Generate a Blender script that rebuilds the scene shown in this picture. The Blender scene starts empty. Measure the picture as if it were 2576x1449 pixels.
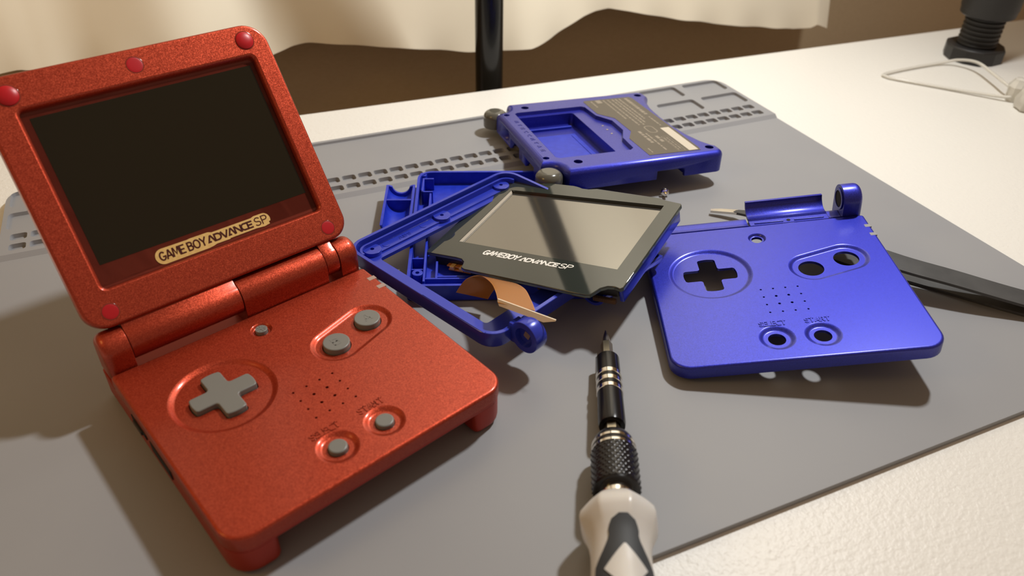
import bpy, bmesh, math, random
from mathutils import Vector, Matrix
from mathutils.geometry import tessellate_polygon
random.seed(7)
PI = math.pi
S = 0.001                                   # everything below is written in millimetres
scene = bpy.context.scene
COL = scene.collection

# ------------------------------------------------------------------ camera
CAMPOS = Vector((-24.407746592165523, -201.7915526799058, 162.69864483525112))
RW = ((0.7471156348381178, -0.6644313390645531, 0.018687531921606326),
      (-0.38238662383001004, -0.45262875582098494, -0.8055480614586775),
      (0.5436898914788857, 0.5946916890900964, -0.5922356767629298))
FPX = 1958.52
cam = bpy.data.cameras.new('camera')
cam.sensor_width = 36.0
cam.sensor_fit = 'HORIZONTAL'
cam.lens = FPX / 2576 * 36.0
cam.clip_start = 0.005
cam.clip_end = 20
cam.dof.use_dof = True
cam.dof.focus_distance = 0.27
cam.dof.aperture_fstop = 15.0
camo = bpy.data.objects.new('camera', cam)
COL.objects.link(camo)
camo.matrix_world = Matrix((
    (RW[0][0], -RW[1][0], -RW[2][0], CAMPOS.x * S),
    (RW[0][1], -RW[1][1], -RW[2][1], CAMPOS.y * S),
    (RW[0][2], -RW[1][2], -RW[2][2], CAMPOS.z * S),
    (0, 0, 0, 1)))
scene.camera = camo

# ------------------------------------------------------------------ world, lamp, exposure
w = bpy.data.worlds.new('room_light')
scene.world = w
w.use_nodes = True
bg = w.node_tree.nodes['Background']
bg.inputs[0].default_value = (1.0, 0.71, 0.50, 1)
bg.inputs[1].default_value = 0.27

def area(name, loc, target, size, power, color):
    l = bpy.data.lights.new(name, 'AREA')
    l.shape = 'DISK'
    l.size = size * S
    l.energy = power
    l.color = color
    o = bpy.data.objects.new(name, l)
    COL.objects.link(o)
    o.location = Vector(loc) * S
    o.rotation_euler = (Vector(target) - Vector(loc)).to_track_quat('-Z', 'Y').to_euler()
    return o
LAMP = (390, -35, 425)
lampo = area('desk_lamp_light', LAMP, (390 - 680, -35 + 340, 425 - 650), 40, 2.45, (1.0, 1.0, 0.98))
pl = lampo.data
lf_l = bpy.data.lights.new('warm_fill_light', 'POINT')  # warm fill added to brighten the left side, no fixture seen there
lf_l.shadow_soft_size = 0.07
lf_l.energy = 1.15
lf_l.color = (1.0, 0.62, 0.16)
lfo = bpy.data.objects.new('warm_fill_light', lf_l)
COL.objects.link(lfo)
lfo.location = Vector((-290, 90, 330)) * S
vs = scene.view_settings
vs.view_transform = 'Standard'
vs.look = 'None'
vs.gamma = 1
vs.use_curve_mapping = False
vs.exposure = 0.0

# ------------------------------------------------------------------ materials
def nt_mat(name):
    m = bpy.data.materials.new(name)
    m.use_nodes = True
    n = m.node_tree.nodes
    return m, n, m.node_tree.links, n['Principled BSDF']

def mat(name, col, rough=0.5, metal=0.0, spec=0.5, coat=0.0, trans=0.0, ior=1.45, sss=0.0,
        bump=None, var=None, coatrough=0.05):
    m, n, L, b = nt_mat(name)
    b.inputs['Base Color'].default_value = (*col, 1)
    b.inputs['Roughness'].default_value = rough
    b.inputs['Metallic'].default_value = metal
    b.inputs['Specular IOR Level'].default_value = spec
    b.inputs['Coat Weight'].default_value = coat
    b.inputs['Coat Roughness'].default_value = coatrough
    b.inputs['Transmission Weight'].default_value = trans
    b.inputs['IOR'].default_value = ior
    if sss:
        b.inputs['Subsurface Weight'].default_value = sss
        b.inputs['Subsurface Radius'].default_value = (.004, .003, .002)
        b.inputs['Subsurface Scale'].default_value = 0.5
    tc = n.new('ShaderNodeTexCoord')
    if var:
        sc, c2, lo, hi = var
        t = n.new('ShaderNodeTexNoise')
        t.inputs['Scale'].default_value = sc
        t.inputs['Detail'].default_value = 3
        L.new(tc.outputs['Object'], t.inputs['Vector'])
        r = n.new('ShaderNodeMapRange')
        r.inputs[1].default_value = lo
        r.inputs[2].default_value = hi
        L.new(t.outputs['Fac'], r.inputs[0])
        mx = n.new('ShaderNodeMix')
        mx.data_type = 'RGBA'
        mx.inputs[6].default_value = (*col, 1)
        mx.inputs[7].default_value = (*c2, 1)
        L.new(r.outputs[0], mx.inputs[0])
        L.new(mx.outputs[2], b.inputs['Base Color'])
    if bump:
        sc, st, dist = bump
        t = n.new('ShaderNodeTexNoise')
        t.inputs['Scale'].default_value = sc
        t.inputs['Detail'].default_value = 2
        L.new(tc.outputs['Object'], t.inputs['Vector'])
        bp = n.new('ShaderNodeBump')
        bp.inputs['Strength'].default_value = st
        bp.inputs['Distance'].default_value = dist * S
        L.new(t.outputs['Fac'], bp.inputs['Height'])
        L.new(bp.outputs[0], b.inputs['Normal'])
    return m

def paint(name, dark, light, metal, rough, coat, flake=0.16, crough=0.18):
    # metallic flake paint: fine flakes, each with its own tone and tilt
    m, n, L, b = nt_mat(name)
    tc = n.new('ShaderNodeTexCoord')
    v = n.new('ShaderNodeTexVoronoi')
    v.inputs['Scale'].default_value = 4800
    L.new(tc.outputs['Object'], v.inputs['Vector'])
    mx = n.new('ShaderNodeMix')
    mx.data_type = 'RGBA'
    mx.inputs[6].default_value = (*dark, 1)
    mx.inputs[7].default_value = (*light, 1)
    sp = n.new('ShaderNodeSeparateColor')
    L.new(v.outputs['Color'], sp.inputs[0])
    L.new(sp.outputs[0], mx.inputs[0])
    L.new(mx.outputs[2], b.inputs['Base Color'])
    geo = n.new('ShaderNodeNewGeometry')
    sub = n.new('ShaderNodeVectorMath')
    sub.operation = 'SUBTRACT'
    sub.inputs[1].default_value = (.5, .5, .5)
    L.new(v.outputs['Color'], sub.inputs[0])
    sc = n.new('ShaderNodeVectorMath')
    sc.operation = 'SCALE'
    sc.inputs[3].default_value = flake
    L.new(sub.outputs[0], sc.inputs[0])
    ad = n.new('ShaderNodeVectorMath')
    ad.operation = 'ADD'
    L.new(geo.outputs['Normal'], ad.inputs[0])
    L.new(sc.outputs[0], ad.inputs[1])
    no = n.new('ShaderNodeVectorMath')
    no.operation = 'NORMALIZE'
    L.new(ad.outputs[0], no.inputs[0])
    L.new(no.outputs[0], b.inputs['Normal'])
    b.inputs['Metallic'].default_value = metal
    b.inputs['Roughness'].default_value = rough
    b.inputs['Coat Weight'].default_value = coat
    b.inputs['Coat Roughness'].default_value = crough
    return m

RED = paint('red_flake_paint', (0.33, 0.030, 0.010), (0.45, 0.058, 0.022), 0.82, 0.50, 0.50)
RED_D = mat('red_lower_plastic', (0.36, 0.028, 0.012), 0.4, 0.3)
BLUE = paint('blue_flake_paint', (0.013, 0.018, 0.29), (0.020, 0.028, 0.41), 0.85, 0.55, 0.85, 0.10, 0.26)
BLUE_IN = mat('blue_bare_plastic', (0.010, 0.028, 0.44), 0.38, 0.0, 0.5, var=(300, (0.016, 0.04, 0.52), .4, .7))
BLUE_DK = mat('blue_gloss_plastic', (0.024, 0.042, 0.44), 0.25, 0.1, 0.5, coat=.3)
GREY = mat('grey_button_plastic', (0.175, 0.175, 0.162), 0.36)
SHOULDER = mat('shoulder_button_plastic', (0.095, 0.090, 0.072), 0.2, coat=.3)
DARK = mat('dark_cavity', (0.012, 0.010, 0.010), 0.8)
BLACKP = mat('black_plastic', (0.016, 0.015, 0.015), 0.42)
SCREEN = mat('red_unit_screen_glass', (0.011, 0.008, 0.003), 0.06, 0.0, 0.5)
LENS_R = mat('red_lens_border', (0.20, 0.032, 0.018), 0.12, 0.0, 0.5)
GOLD = mat('gold_foil', (0.80, 0.54, 0.20), 0.45, 0.25, var=(900, (0.70, 0.46, 0.15), .35, .7))
LOGO_R = mat('maroon_print', (0.065, 0.008, 0.004), 0.4)
RUBBER_R = mat('red_rubber', (0.46, 0.006, 0.012), 0.38, 0.0, 0.5, sss=.3)
MATM = mat('grey_silicone', (0.27, 0.272, 0.285), 0.55, 0.0, 0.35, bump=(2600, .12, .05), var=(18, (0.29, 0.291, 0.30), .3, .75))
DESK = mat('white_laminate', (0.77, 0.755, 0.71), 0.42, 0.0, 0.45, bump=(750, .8, .3))
LENS_B = mat('black_mask_glass', (0.030, 0.036, 0.032), 0.035, 0.0, 0.75, coat=.35, coatrough=.02)
WINDOW = mat('display_glass', (0.30, 0.29, 0.27), 0.07, 0.88, 0.65, coat=.35, coatrough=.02)
GLASS_EDGE = mat('glass_edge', (0.10, 0.13, 0.12), 0.10, 0.0, 0.6)
WHITE_PR = mat('white_print', (0.85, 0.84, 0.80), 0.5)
FLEX = mat('amber_polyimide', (0.46, 0.165, 0.02), 0.25, 0.1, 0.6, coat=.4)
FLEX_D = mat('amber_trace', (0.25, 0.085, 0.010), 0.3, 0.2)
STIFF = mat('cream_stiffener', (0.80, 0.68, 0.52), 0.5)
FOAM = mat('brown_foam', (0.10, 0.055, 0.03), 0.95, bump=(2500, .9, .5))
STEEL = mat('steel', (0.62, 0.58, 0.52), 0.22, 1.0)
STEEL_W = mat('warm_steel', (0.55, 0.48, 0.36), 0.3, 1.0)
CHROME = mat('chrome', (0.80, 0.76, 0.70), 0.10, 1.0)
BLACKM = mat('black_anodised', (0.012, 0.011, 0.012), 0.22, 0.35, 0.6)
HANDLE = mat('white_handle_plastic', (0.60, 0.575, 0.54), 0.30, sss=.35)
GRIP = mat('charcoal_rubber', (0.035, 0.038, 0.042), 0.6, bump=(2500, .2, .05))
TWZ = mat('black_coated_steel', (0.055, 0.055, 0.056), 0.55, 0.2, var=(90, (0.075, 0.075, 0.075), .4, .7))
CURT = mat('cream_curtain_cloth', (0.94, 0.86, 0.69), 0.75, 0.0, 0.3, bump=(1200, .2, .1))
POLEM = mat('gloss_black_pole', (0.006, 0.006, 0.006), 0.18, 0.0, 0.5)
CLAMPM = mat('matt_black_clamp', (0.020, 0.019, 0.019), 0.45)
LABEL = mat('label_taupe', (0.082, 0.068, 0.050), 0.3)
LABEL_PR = mat('label_print', (0.26, 0.22, 0.17), 0.4)
LABEL_W = mat('label_white', (0.55, 0.49, 0.40), 0.4)
FLOORM = mat('dark_floor', (0.09, 0.06, 0.035), 0.7)
CLEAR = mat('clear_soft_plastic', (0.86, 0.84, 0.78), 0.15, 0.0, 0.5, trans=.45, ior=1.3)
LEDW = mat('clear_led_window', (0.55, 0.40, 0.34), 0.2, trans=.35)

# wallpaper with a fine horizontal weave
WALL, _n, _L, _b = nt_mat('woven_wallpaper')
_tc = _n.new('ShaderNodeTexCoord')
_mp = _n.new('ShaderNodeMapping')
_mp.inputs['Scale'].default_value = (260, 260, 1500)
_L.new(_tc.outputs['Object'], _mp.inputs[0])
_t = _n.new('ShaderNodeTexNoise')
_t.inputs['Scale'].default_value = 1.0
_t.inputs['Detail'].default_value = 3
_L.new(_mp.outputs[0], _t.inputs['Vector'])
_mx = _n.new('ShaderNodeMix')
_mx.data_type = 'RGBA'
_mx.inputs[6].default_value = (0.48, 0.36, 0.22, 1)
_mx.inputs[7].default_value = (0.60, 0.46, 0.29, 1)
_L.new(_t.outputs['Fac'], _mx.inputs[0])
_L.new(_mx.outputs[2], _b.inputs['Base Color'])
_b.inputs['Roughness'].default_value = 0.8
_bp = _n.new('ShaderNodeBump')
_bp.inputs['Strength'].default_value = 0.5
_bp.inputs['Distance'].default_value = 0.0004
_L.new(_t.outputs['Fac'], _bp.inputs['Height'])
_L.new(_bp.outputs[0], _b.inputs['Normal'])

# ------------------------------------------------------------------ geometry helpers (mm)
class MB:
    def __init__(s):
        s.v = []; s.f = []; s.sm = []; s.mi = []
    def add(s, vs, fs, smooth=False, mi=0, M=None):
        o = len(s.v)
        for p in vs:
            p = Vector(p)
            s.v.append(M @ p if M else p)
        for f in fs:
            s.f.append([i + o for i in f]); s.sm.append(smooth); s.mi.append(mi)
    def build(s, name, mats, parent=None, recalc=True, T=None):
        me = bpy.data.meshes.new(name)
        me.from_pydata([(p * S)[:] for p in ([T @ q for q in s.v] if T else s.v)], [], s.f)
        if not isinstance(mats, (list, tuple)): mats = [mats]
        for m in mats: me.materials.append(m)
        for p, a, b in zip(me.polygons, s.sm, s.mi):
            p.use_smooth = a; p.material_index = b
        bm = bmesh.new(); bm.from_mesh(me)
        bmesh.ops.remove_doubles(bm, verts=bm.verts, dist=2e-6)
        if recalc: bmesh.ops.recalc_face_normals(bm, faces=bm.faces)
        for e in bm.edges:
            if len(e.link_faces) == 2 and e.calc_face_angle(0) > 0.6: e.smooth = False
        bm.to_mesh(me); bm.free()
        o = bpy.data.objects.new(name, me)
        COL.objects.link(o)
        if parent: o.parent = parent
        return o

def mesh_bool(o, cutter_mb, op='DIFFERENCE'):
    c = cutter_mb.build('cutter', DARK)
    md = o.modifiers.new('b', 'BOOLEAN'); md.object = c; md.operation = op; md.solver = 'EXACT'
    mw, par = o.matrix_world.copy(), o.parent
    o.parent = None
    dg = bpy.context.evaluated_depsgraph_get()
    nm = bpy.data.meshes.new_from_object(o.evaluated_get(dg))
    o.modifiers.clear(); o.data = nm; o.parent = par
    bpy.data.objects.remove(c)
    return o

def rr(x0, y0, x1, y1, r, n=7):
    if not isinstance(r, (list, tuple)): r = [r] * 4
    out = []
    for cx, cy, q, a0 in ((x1 - r[0], y0 + r[0], r[0], -90), (x1 - r[1], y1 - r[1], r[1], 0),
                       (x0 + r[2], y1 - r[2], r[2], 90), (x0 + r[3], y0 + r[3], r[3], 180)):
        for k in range(n + 1):
            a = math.radians(a0 + 90 * k / n)
            out.append((cx + q * math.cos(a), cy + q * math.sin(a)))
    return out                                    # radii order: x1y0, x1y1, x0y1, x0y0
def circ(cx, cy, r, n=40, a0=0):
    return [(cx + r * math.cos(a0 + 2 * PI * k / n), cy + r * math.sin(a0 + 2 * PI * k / n)) for k in range(n)]
def caps(a, b, r, n=18):
    d = math.atan2(b[1] - a[1], b[0] - a[0]); out = []
    for k in range(n + 1):
        t = d - PI / 2 + PI * k / n; out.append((b[0] + r * math.cos(t), b[1] + r * math.sin(t)))
    for k in range(n + 1):
        t = d + PI / 2 + PI * k / n; out.append((a[0] + r * math.cos(t), a[1] + r * math.sin(t)))
    return out
def cross(cx, cy, L, w, f=0.9, n=5):
    out = []
    for q in range(4):
        a = q * PI / 2; ca, sa = math.cos(a), math.sin(a); pts = []
        t0 = math.asin(w / L)
        for k in range(n + 1):
            t = -t0 * .86 + 2 * t0 * .86 * k / n; pts.append((L * math.cos(t), L * math.sin(t)))
        pts.insert(0, (L * math.cos(t0) - .5, -w)); pts.append((L * math.cos(t0) - .5, w))
        for k in range(1, 4):
            t = PI / 2 * k / 4
            pts.append((w + f - f * math.sin(t), w + f - f * math.cos(t)))
        pts.insert(len(pts) - 3, (w + f, w)); pts.append((w, w + f))
        out += [(cx + p[0] * ca - p[1] * sa, cy + p[0] * sa + p[1] * ca) for p in pts]
    return out
def offs(loop, d):
    """inset (d>0) a CCW loop"""
    n = len(loop); out = []
    for i in range(n):
        p0, p1, p2 = Vector(loop[i - 1]), Vector(loop[i]), Vector(loop[(i + 1) % n])
        e1, e2 = p1 - p0, p2 - p1
        if e1.length < 1e-6: e1 = e2
        if e2.length < 1e-6: e2 = e1
        e1.normalize(); e2.normalize()
        n1, n2 = Vector((-e1.y, e1.x)), Vector((-e2.y, e2.x))
        m = n1 + n2
        m = m / max(.5, m.length_squared) * 2 if m.length > 1e-6 else n1
        out.append((p1.x + m.x * d, p1.y + m.y * d))
    return out
def lift(loop, z): return [Vector((p[0], p[1], z)) for p in loop]
def loft(mb, A, B, smooth=True, M=None, mi=0):
    n = len(A)
    mb.add(list(A) + list(B), [(i, (i + 1) % n, n + (i + 1) % n, n + i) for i in range(n)], smooth, mi, M)
def fill(mb, outer, holes=(), z=0.0, M=None, mi=0):
    loops = [lift(outer, 0)] + [lift(h, 0) for h in holes]
    flat = [p for l in loops for p in l]
    tris = tessellate_polygon(loops)
    mb.add([(p.x, p.y, z) for p in flat], [tuple(t) for t in tris], False, mi, M)
def bevel(mb, loop, z0, b, down=True, n=5, M=None, mi=0, bx=None):
    """rings from the inset loop at z0 to the full loop at z0 -/+ b"""
    bx = b if bx is None else bx
    prev = None; s = -1 if down else 1
    for k in range(n + 1):
        a = PI / 2 * k / n
        L = lift(offs(loop, bx * (1 - math.sin(a))), z0 + s * b * (1 - math.cos(a)))
        if prev: loft(mb, prev, L, True, M, mi)
        prev = L
def slab(mb, loop, zt, zb, bt=0.0, bb=0.0, M=None, mi=0, n=5, holes=(), seg_smooth=True, capb=True):
    top = offs(loop, bt) if bt else loop
    bot = offs(loop, bb) if bb else loop
    fill(mb, top, holes, zt, M, mi)
    if bt: bevel(mb, loop, zt, bt, True, n, M, mi)
    loft(mb, lift(loop, zt - bt), lift(loop, zb + bb), seg_smooth, M, mi)
    if bb: bevel(mb, loop, zb, bb, False, n, M, mi)
    if capb: fill(mb, bot, holes, zb, M, mi)
    for h in holes: loft(mb, lift(h, zt), lift(h, zb), seg_smooth, M, mi)
def box(mb, x0, y0, z0, x1, y1, z1, M=None, mi=0, b=0.0):
    slab(mb, rr(x0, y0, x1, y1, max(b, .02), 2 if b else 1), z1, z0, b, b, M, mi, 2)
def lathe(mb, prof, n=48, M=None, mi=0, fn=None, caps_=True):
    """prof: list of (z, r); fn(z,theta,r)->r"""
    rings = []
    for z, r in prof:
        rings.append([Vector(((fn(z, 2 * PI * k / n, r) if fn else r) * math.cos(2 * PI * k / n),
                              (fn(z, 2 * PI * k / n, r) if fn else r) * math.sin(2 * PI * k / n), z)) for k in range(n)])
    for a, b in zip(rings, rings[1:]): loft(mb, a, b, True, M, mi)
    if caps_:
        for rg in (rings[0], rings[-1]):
            if abs(rg[0].x) > 1e-4: mb.add(rg, [tuple(range(n))], False, mi, M)
def tube(mb, pts, r, n=10, M=None, mi=0, flat=1.0):
    pts = [Vector(p) for p in pts]; rings = []
    for i, p in enumerate(pts):
        d = (pts[min(i + 1, len(pts) - 1)] - pts[max(i - 1, 0)]).normalized()
        u = d.cross(Vector((0, 0, 1))); u = u.normalized() if u.length > .05 else Vector((1, 0, 0))
        v = u.cross(d)
        rings.append([p + u * r * math.cos(2 * PI * k / n) + v * r * flat * math.sin(2 * PI * k / n) for k in range(n)])
    for a, b in zip(rings, rings[1:]): loft(mb, a, b, True, M, mi)
    for rg in (rings[0], rings[-1]): mb.add(rg, [tuple(range(n))], False, mi, M)
def smoothpath(P, k=6):
    P = [Vector(p) for p in P]; out = []
    for i in range(len(P) - 1):
        a, b, c, d = P[max(i - 1, 0)], P[i], P[i + 1], P[min(i + 2, len(P) - 1)]
        for j in range(k):
            t = j / k
            out.append(.5 * ((2 * b) + (c - a) * t + (2 * a - 5 * b + 4 * c - d) * t * t + (3 * b - a - 3 * c + d) * t ** 3))
    out.append(P[-1]); return out

def axes(o, x, y, z):
    m = Matrix.Identity(4)
    for c, v in enumerate((x, y, z, o)):
        for r in range(3): m[r][c] = v[r]
    return m
MX = axes((0, 0, 0), (0, 1, 0), (0, 0, 1), (1, 0, 0))     # local (a,b,c) -> (x=c, y=a, z=b): prisms along X

def thing(name, label, cat, loc=(0, 0, 0), R=None, scale=1.0, group=None):
    o = bpy.data.objects.new(name, None)
    COL.objects.link(o)
    o.empty_display_size = 0.01
    m = (R.to_4x4() if R else Matrix.Identity(4))
    o.matrix_world = Matrix.Translation(Vector(loc) * S) @ m @ Matrix.Scale(scale, 4)
    o['label'] = label; o['category'] = cat
    if group: o['group'] = group
    return o
def tag(o, label, cat, group=None):
    o['label'] = label; o['category'] = cat
    if group: o['group'] = group
    return o
def rotm(rows): return Matrix(rows)

# stroke lettering: each glyph is (width, [polylines]) in a box of height 1
def arc(cx, cy, rx, ry, a0, a1, n=8):
    return [(cx + rx * math.cos(math.radians(a0 + (a1 - a0) * k / n)), cy + ry * math.sin(math.radians(a0 + (a1 - a0) * k / n))) for k in range(n + 1)]
G = {
 'G': (.95, [arc(.5, .5, .45, .5, 50, 350, 14) [:-1] + [(.93, .42), (.6, .42)]]),
 'A': (.9, [[(0, 0), (.42, 1), (.5, 1), (.9, 0)], [(.2, .3), (.72, .3)]]),
 'a': (.95, [[(.32, .06), (0.02, 0.06), (.40, 1), (.52, 1), (.93, 0)]]),
 'M': (1.1, [[(0, 0), (.12, 1), (.2, 1), (.55, .2), (.9, 1), (.98, 1), (1.1, 0)]]),
 'E': (.68, [[(.68, 1), (0, 1), (0, 0), (.68, 0)], [(0, .5), (.6, .5)]]),
 'B': (.75, [[(0, 0), (0, 1), (.4, 1)] + arc(.4, .77, .27, .23, 85, -85, 6) + [(0, .53)], [(.4, .53)] + arc(.4, .265, .34, .265, 85, -85, 6) + [(0, 0)]]),
 'O': (1.0, [arc(.5, .5, .48, .5, 90, 450, 20)]),
 'Y': (.85, [[(0, 1), (.42, .45), (.85, 1)], [(.42, .45), (.42, 0)]]),
 'D': (.95, [[(0, 0), (0, 1), (.45, 1)] + arc(.45, .5, .48, .5, 85, -85, 8) + [(.45, 0), (0, 0)]]),
 'V': (.95, [[(0, 1), (.44, 0), (.52, 0), (.95, 1)]]),
 'N': (.95, [[(0, 0), (0, 1), (.1, 1), (.85, 0), (.95, 0), (.95, 1)]]),
 'C': (.9, [[(.88, 1), (.4, 1)] + arc(.4, .5, .4, .5, 95, 265, 8) + [(.4, 0), (.88, 0)]]),
 'S': (.75, [arc(.38, .75, .34, .25, 30, 255, 8) + arc(.38, .25, .36, .25, 75, -150, 8)]),
 'P': (.72, [[(0, 0), (0, 1), (.4, 1)] + arc(.4, .74, .3, .26, 85, -85, 6) + [(.15, .48)]]),
 'L': (.6, [[(0, 1), (0, 0), (.6, 0)]]),
 'T': (.8, [[(0, 1), (.8, 1)], [(.4, 1), (.4, 0)]]),
 'R': (.78, [[(0, 0), (0, 1), (.4, 1)] + arc(.4, .75, .28, .25, 85, -85, 6) + [(0, .5)], [(.35, .5), (.78, 0)]]),
}
def ribbon(mb, P, w, z0, z1, M=None, mi=0):
    P = [Vector(p) for p in P]
    Q = [P[0]]
    for p in P[1:]:
        if (p - Q[-1]).length > 1e-4: Q.append(p)
    closed = (Q[0] - Q[-1]).length < 1e-3
    if closed: Q = Q[:-1]
    n = len(Q); L = []; Rr = []
    for i in range(n):
        a = Q[i - 1] if (closed or i > 0) else Q[i] - (Q[1] - Q[0])
        b = Q[(i + 1) % n] if (closed or i < n - 1) else Q[i] + (Q[i] - Q[i - 1])
        e1 = (Q[i] - a).normalized(); e2 = (b - Q[i]).normalized()
        m = Vector((-e1.y - e2.y, e1.x + e2.x))
        m = m * (2 / max(1.0, m.length_squared)) if m.length > 1e-4 else Vector((-e1.y, e1.x))
        if not closed and i in (0, n - 1):
            ext = (-e2 if i == 0 else e1) * w * .35
        else: ext = Vector((0, 0))
        L.append(Q[i] + m * w / 2 + ext); Rr.append(Q[i] - m * w / 2 + ext)
    k = n if closed else n - 1
    vs = [(p.x, p.y, z1) for p in L] + [(p.x, p.y, z1) for p in Rr] + [(p.x, p.y, z0) for p in L] + [(p.x, p.y, z0) for p in Rr]
    fs = []
    for i in range(k):
        j = (i + 1) % n
        fs += [(i, n + i, n + j, j), (i, j, 2 * n + j, 2 * n + i), (n + i, 3 * n + i, 3 * n + j, n + j)]
    if not closed: fs += [(0, 2 * n, 3 * n, n), (n - 1, 2 * n - 1, 4 * n - 1, 3 * n - 1)]
    mb.add(vs, fs, False, mi, M)
def text(mb, s, x0, y0, x1, h, w, z0, z1, M=None, gap=.28, shear=0.0, mi=0, tilt=0.0):
    tot = sum(G[c][0] for c in s) + gap * (len(s) - 1)
    k = (x1 - x0) / tot; x = x0
    for c in s:
        for pl in G[c][1]:
            ribbon(mb, [(x + p[0] * k + p[1] * h * shear, y0 + p[1] * h + (x - x0 + p[0] * k) * tilt) for p in pl], w, z0, z1, M, mi)
        x += (G[c][0] + gap) * k

# ------------------------------------------------------------------ setting
TH = -0.31773380
CT, ST = math.cos(TH), math.sin(TH)
ZD = -2.0                                                # desk top, under a 2 mm mat
def desk_pt(a, b, z=ZD):                                 # a along the far desk edge, b beyond it
    ex = Vector((0.93728, -0.34857, 0)); en = Vector((0.34857, 0.93728, 0))
    return Vector((219.0, 115.6, 0)) + ex * a + en * b + Vector((0, 0, z))
DM = axes(desk_pt(0, 0, 0), (0.93728, -0.34857, 0), (0.34857, 0.93728, 0), (0, 0, 1))

mb = MB()
slab(mb, rr(-420, -760, 680, 0, 4, 4), ZD, ZD - 24, 1.2, 1.2, DM)
desk = mb.build('desk', DESK)
tag(desk, 'white laminate desk with a fine pebbled top under the grey mat', 'desk')
mb = MB()
box(mb, -1400, 105, -720, 1900, 165, 1500, DM)
o = mb.build('wall_back', WALL); o['kind'] = 'structure'
mb = MB()
box(mb, -1400, -1500, -740, 1900, 165, -720, DM)
o = mb.build('floor', FLOORM); o['kind'] = 'structure'

# pole between desk and wall
mb = MB()
lathe(mb, [(-720, 7.8), (1400, 7.8)], 40, Matrix.Translation(desk_pt(29.0, 22, 0)))
o = mb.build('pole', POLEM)
tag(o, 'glossy black upright pole standing behind the desk in front of the curtain', 'pole')

# curtain: hem outline (a along the wall, z) found from where the cloth ends, folds in b
hem = [(-250, 11.3),
       (-217.7, 12.3),
       (-208.6, 13.6),
       (-198.9, 11.7),
       (-184.7, 13.6),
       (-169.2, 14.9),
       (-102.7, 9.9),
       (-85.5, 5.9),
       (-80.6, 7.3),
       (-72.7, 9.7),
       (-64.0, 10.5),
       (-51.8, 9.4),
       (-37.3, 8.0),
       (-14.5, 5.7),
       (6.1, 3.1),
       (25.8, 1.2),
       (43.2, 0.2),
       (56.3, -0.1),
       (66.6, -0.8),
       (82.4, 1.3),
       (97.4, 5.7),
       (108.7, 9.7),
       (117.7, 12.2),
       (126.3, 13.7),
       (133.6, 12.1),
       (152.5, 8.3),
       (201.5, -1.2),
       (237.1, -7.1),
       (272.3, -12.5),
       (285.7, -12.5),
       (289.4, -10.4),
       (302.5, -15)]
def hem_z(a):
    for (a0, z0), (a1, z1) in zip(hem, hem[1:]):
        if a0 <= a <= a1:
            t = (a - a0) / (a1 - a0)
            return z0 + (z1 - z0) * t
    return hem[0][1] if a < hem[0][0] else hem[-1][1]
FP = [(-400, 62), (-250, 62), (-190, 66), (-135, 53), (-78, 68), (55, 49), (112, 66), (200, 57), (262, 60), (310, 54), (400, 54)]
def fold(a, z):
    for (a0, b0), (a1, b1) in zip(FP, FP[1:]):
        if a0 <= a <= a1:
            t = (a - a0) / (a1 - a0); t = t * t * (3 - 2 * t)
            return b0 + (b1 - b0) * t + 1.0 * math.sin(a / 14.0 + z / 120)
    return 60
mb = MB(); rows = []
NA = 260; zs = [0, .004, .012, .03, .06, .1, .16, .25, .38, .55, .75, 1.0]
for sgn in (0, 1):
    g = []
    for j, t in enumerate(zs):
        row = []
        for i in range(NA + 1):
            a = -250 + 552 * i / NA
            h = hem_z(a) + .3 * math.sin(a / 5.3) * math.sin(a / 17)
            z = h + (1150 - h) * t
            b = fold(a, z) + (1.2 if sgn else 0) + (0.8 * math.sin(a / 6.0) * math.exp(-(z - h) / 8))
            b += .22 * min(115, z - h)
            if i > NA - 6: b += (i - NA + 6) * .8
            row.append(DM @ Vector((a, b, z)))
        g.append(row)
    rows.append(g)
for g in rows:
    vs_ = [p for r in g for p in r]; n = NA + 1
    mb.add(vs_, [(j * n + i, j * n + i + 1, (j + 1) * n + i + 1, (j + 1) * n + i) for j in range(len(zs) - 1) for i in range(NA)], True)
n = NA + 1
mb.add(rows[0][0] + rows[1][0], [(i, i + 1, n + i + 1, n + i) for i in range(NA)], True)
c0 = [r[-1] for r in rows[0]]; c1 = [r[-1] for r in rows[1]]; k = len(c0)
mb.add(c0 + c1, [(i, i + 1, k + i + 1, k + i) for i in range(k - 1)], True)
o = mb.build('curtain', CURT)
tag(o, 'cream cloth curtain hanging in folds behind the desk', 'curtain')

# ------------------------------------------------------------------ silicone mat
MM = axes((-68.32, -93.61, 0), (CT, ST, 0), (-ST, CT, 0), (0, 0, 1))
mb = MB()
RZ = 1.5
outer = rr(0, 0, 350, 250, (9, 9, 9, 9), 8)
lowtop = [p for p in rr(0, 0, 350, 196.5, (9, .01, .01, 9), 8)]
# work zone
fill(mb, offs(lowtop, 0.0), (), 0, MM)
raised = rr(0, 198.4, 350, 250, (.3, 9, 9, .3), 8)
holes = []
for k in range(49):
    for y0, y1 in ((208.3, 212.9), (200.9, 205.4)):
        holes.append((rr(3.5 + 7.0 * k, y0, 9.3 + 7.0 * k, y1, 1.1, 3), 1.7))
for x0 in (1.6, 29.5, 298, 325.3):
    for y0, y1 in ((217, 229.9), (235, 247.9)):
        holes.append((rr(x0, y0, x0 + 22.6, y1, 2.0, 4), 1.5))
holes.append((rr(57.5, 216.6, 292.5, 248.2, 2.5, 4), 1.1))
fill(mb, raised, [h for h, d in holes], RZ, MM)
for h, d in holes:
    loft(mb, lift(h, RZ), lift(offs(h, .25), RZ - d), True, MM)
    fill(mb, offs(h, .25), (), RZ - d, MM)
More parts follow.
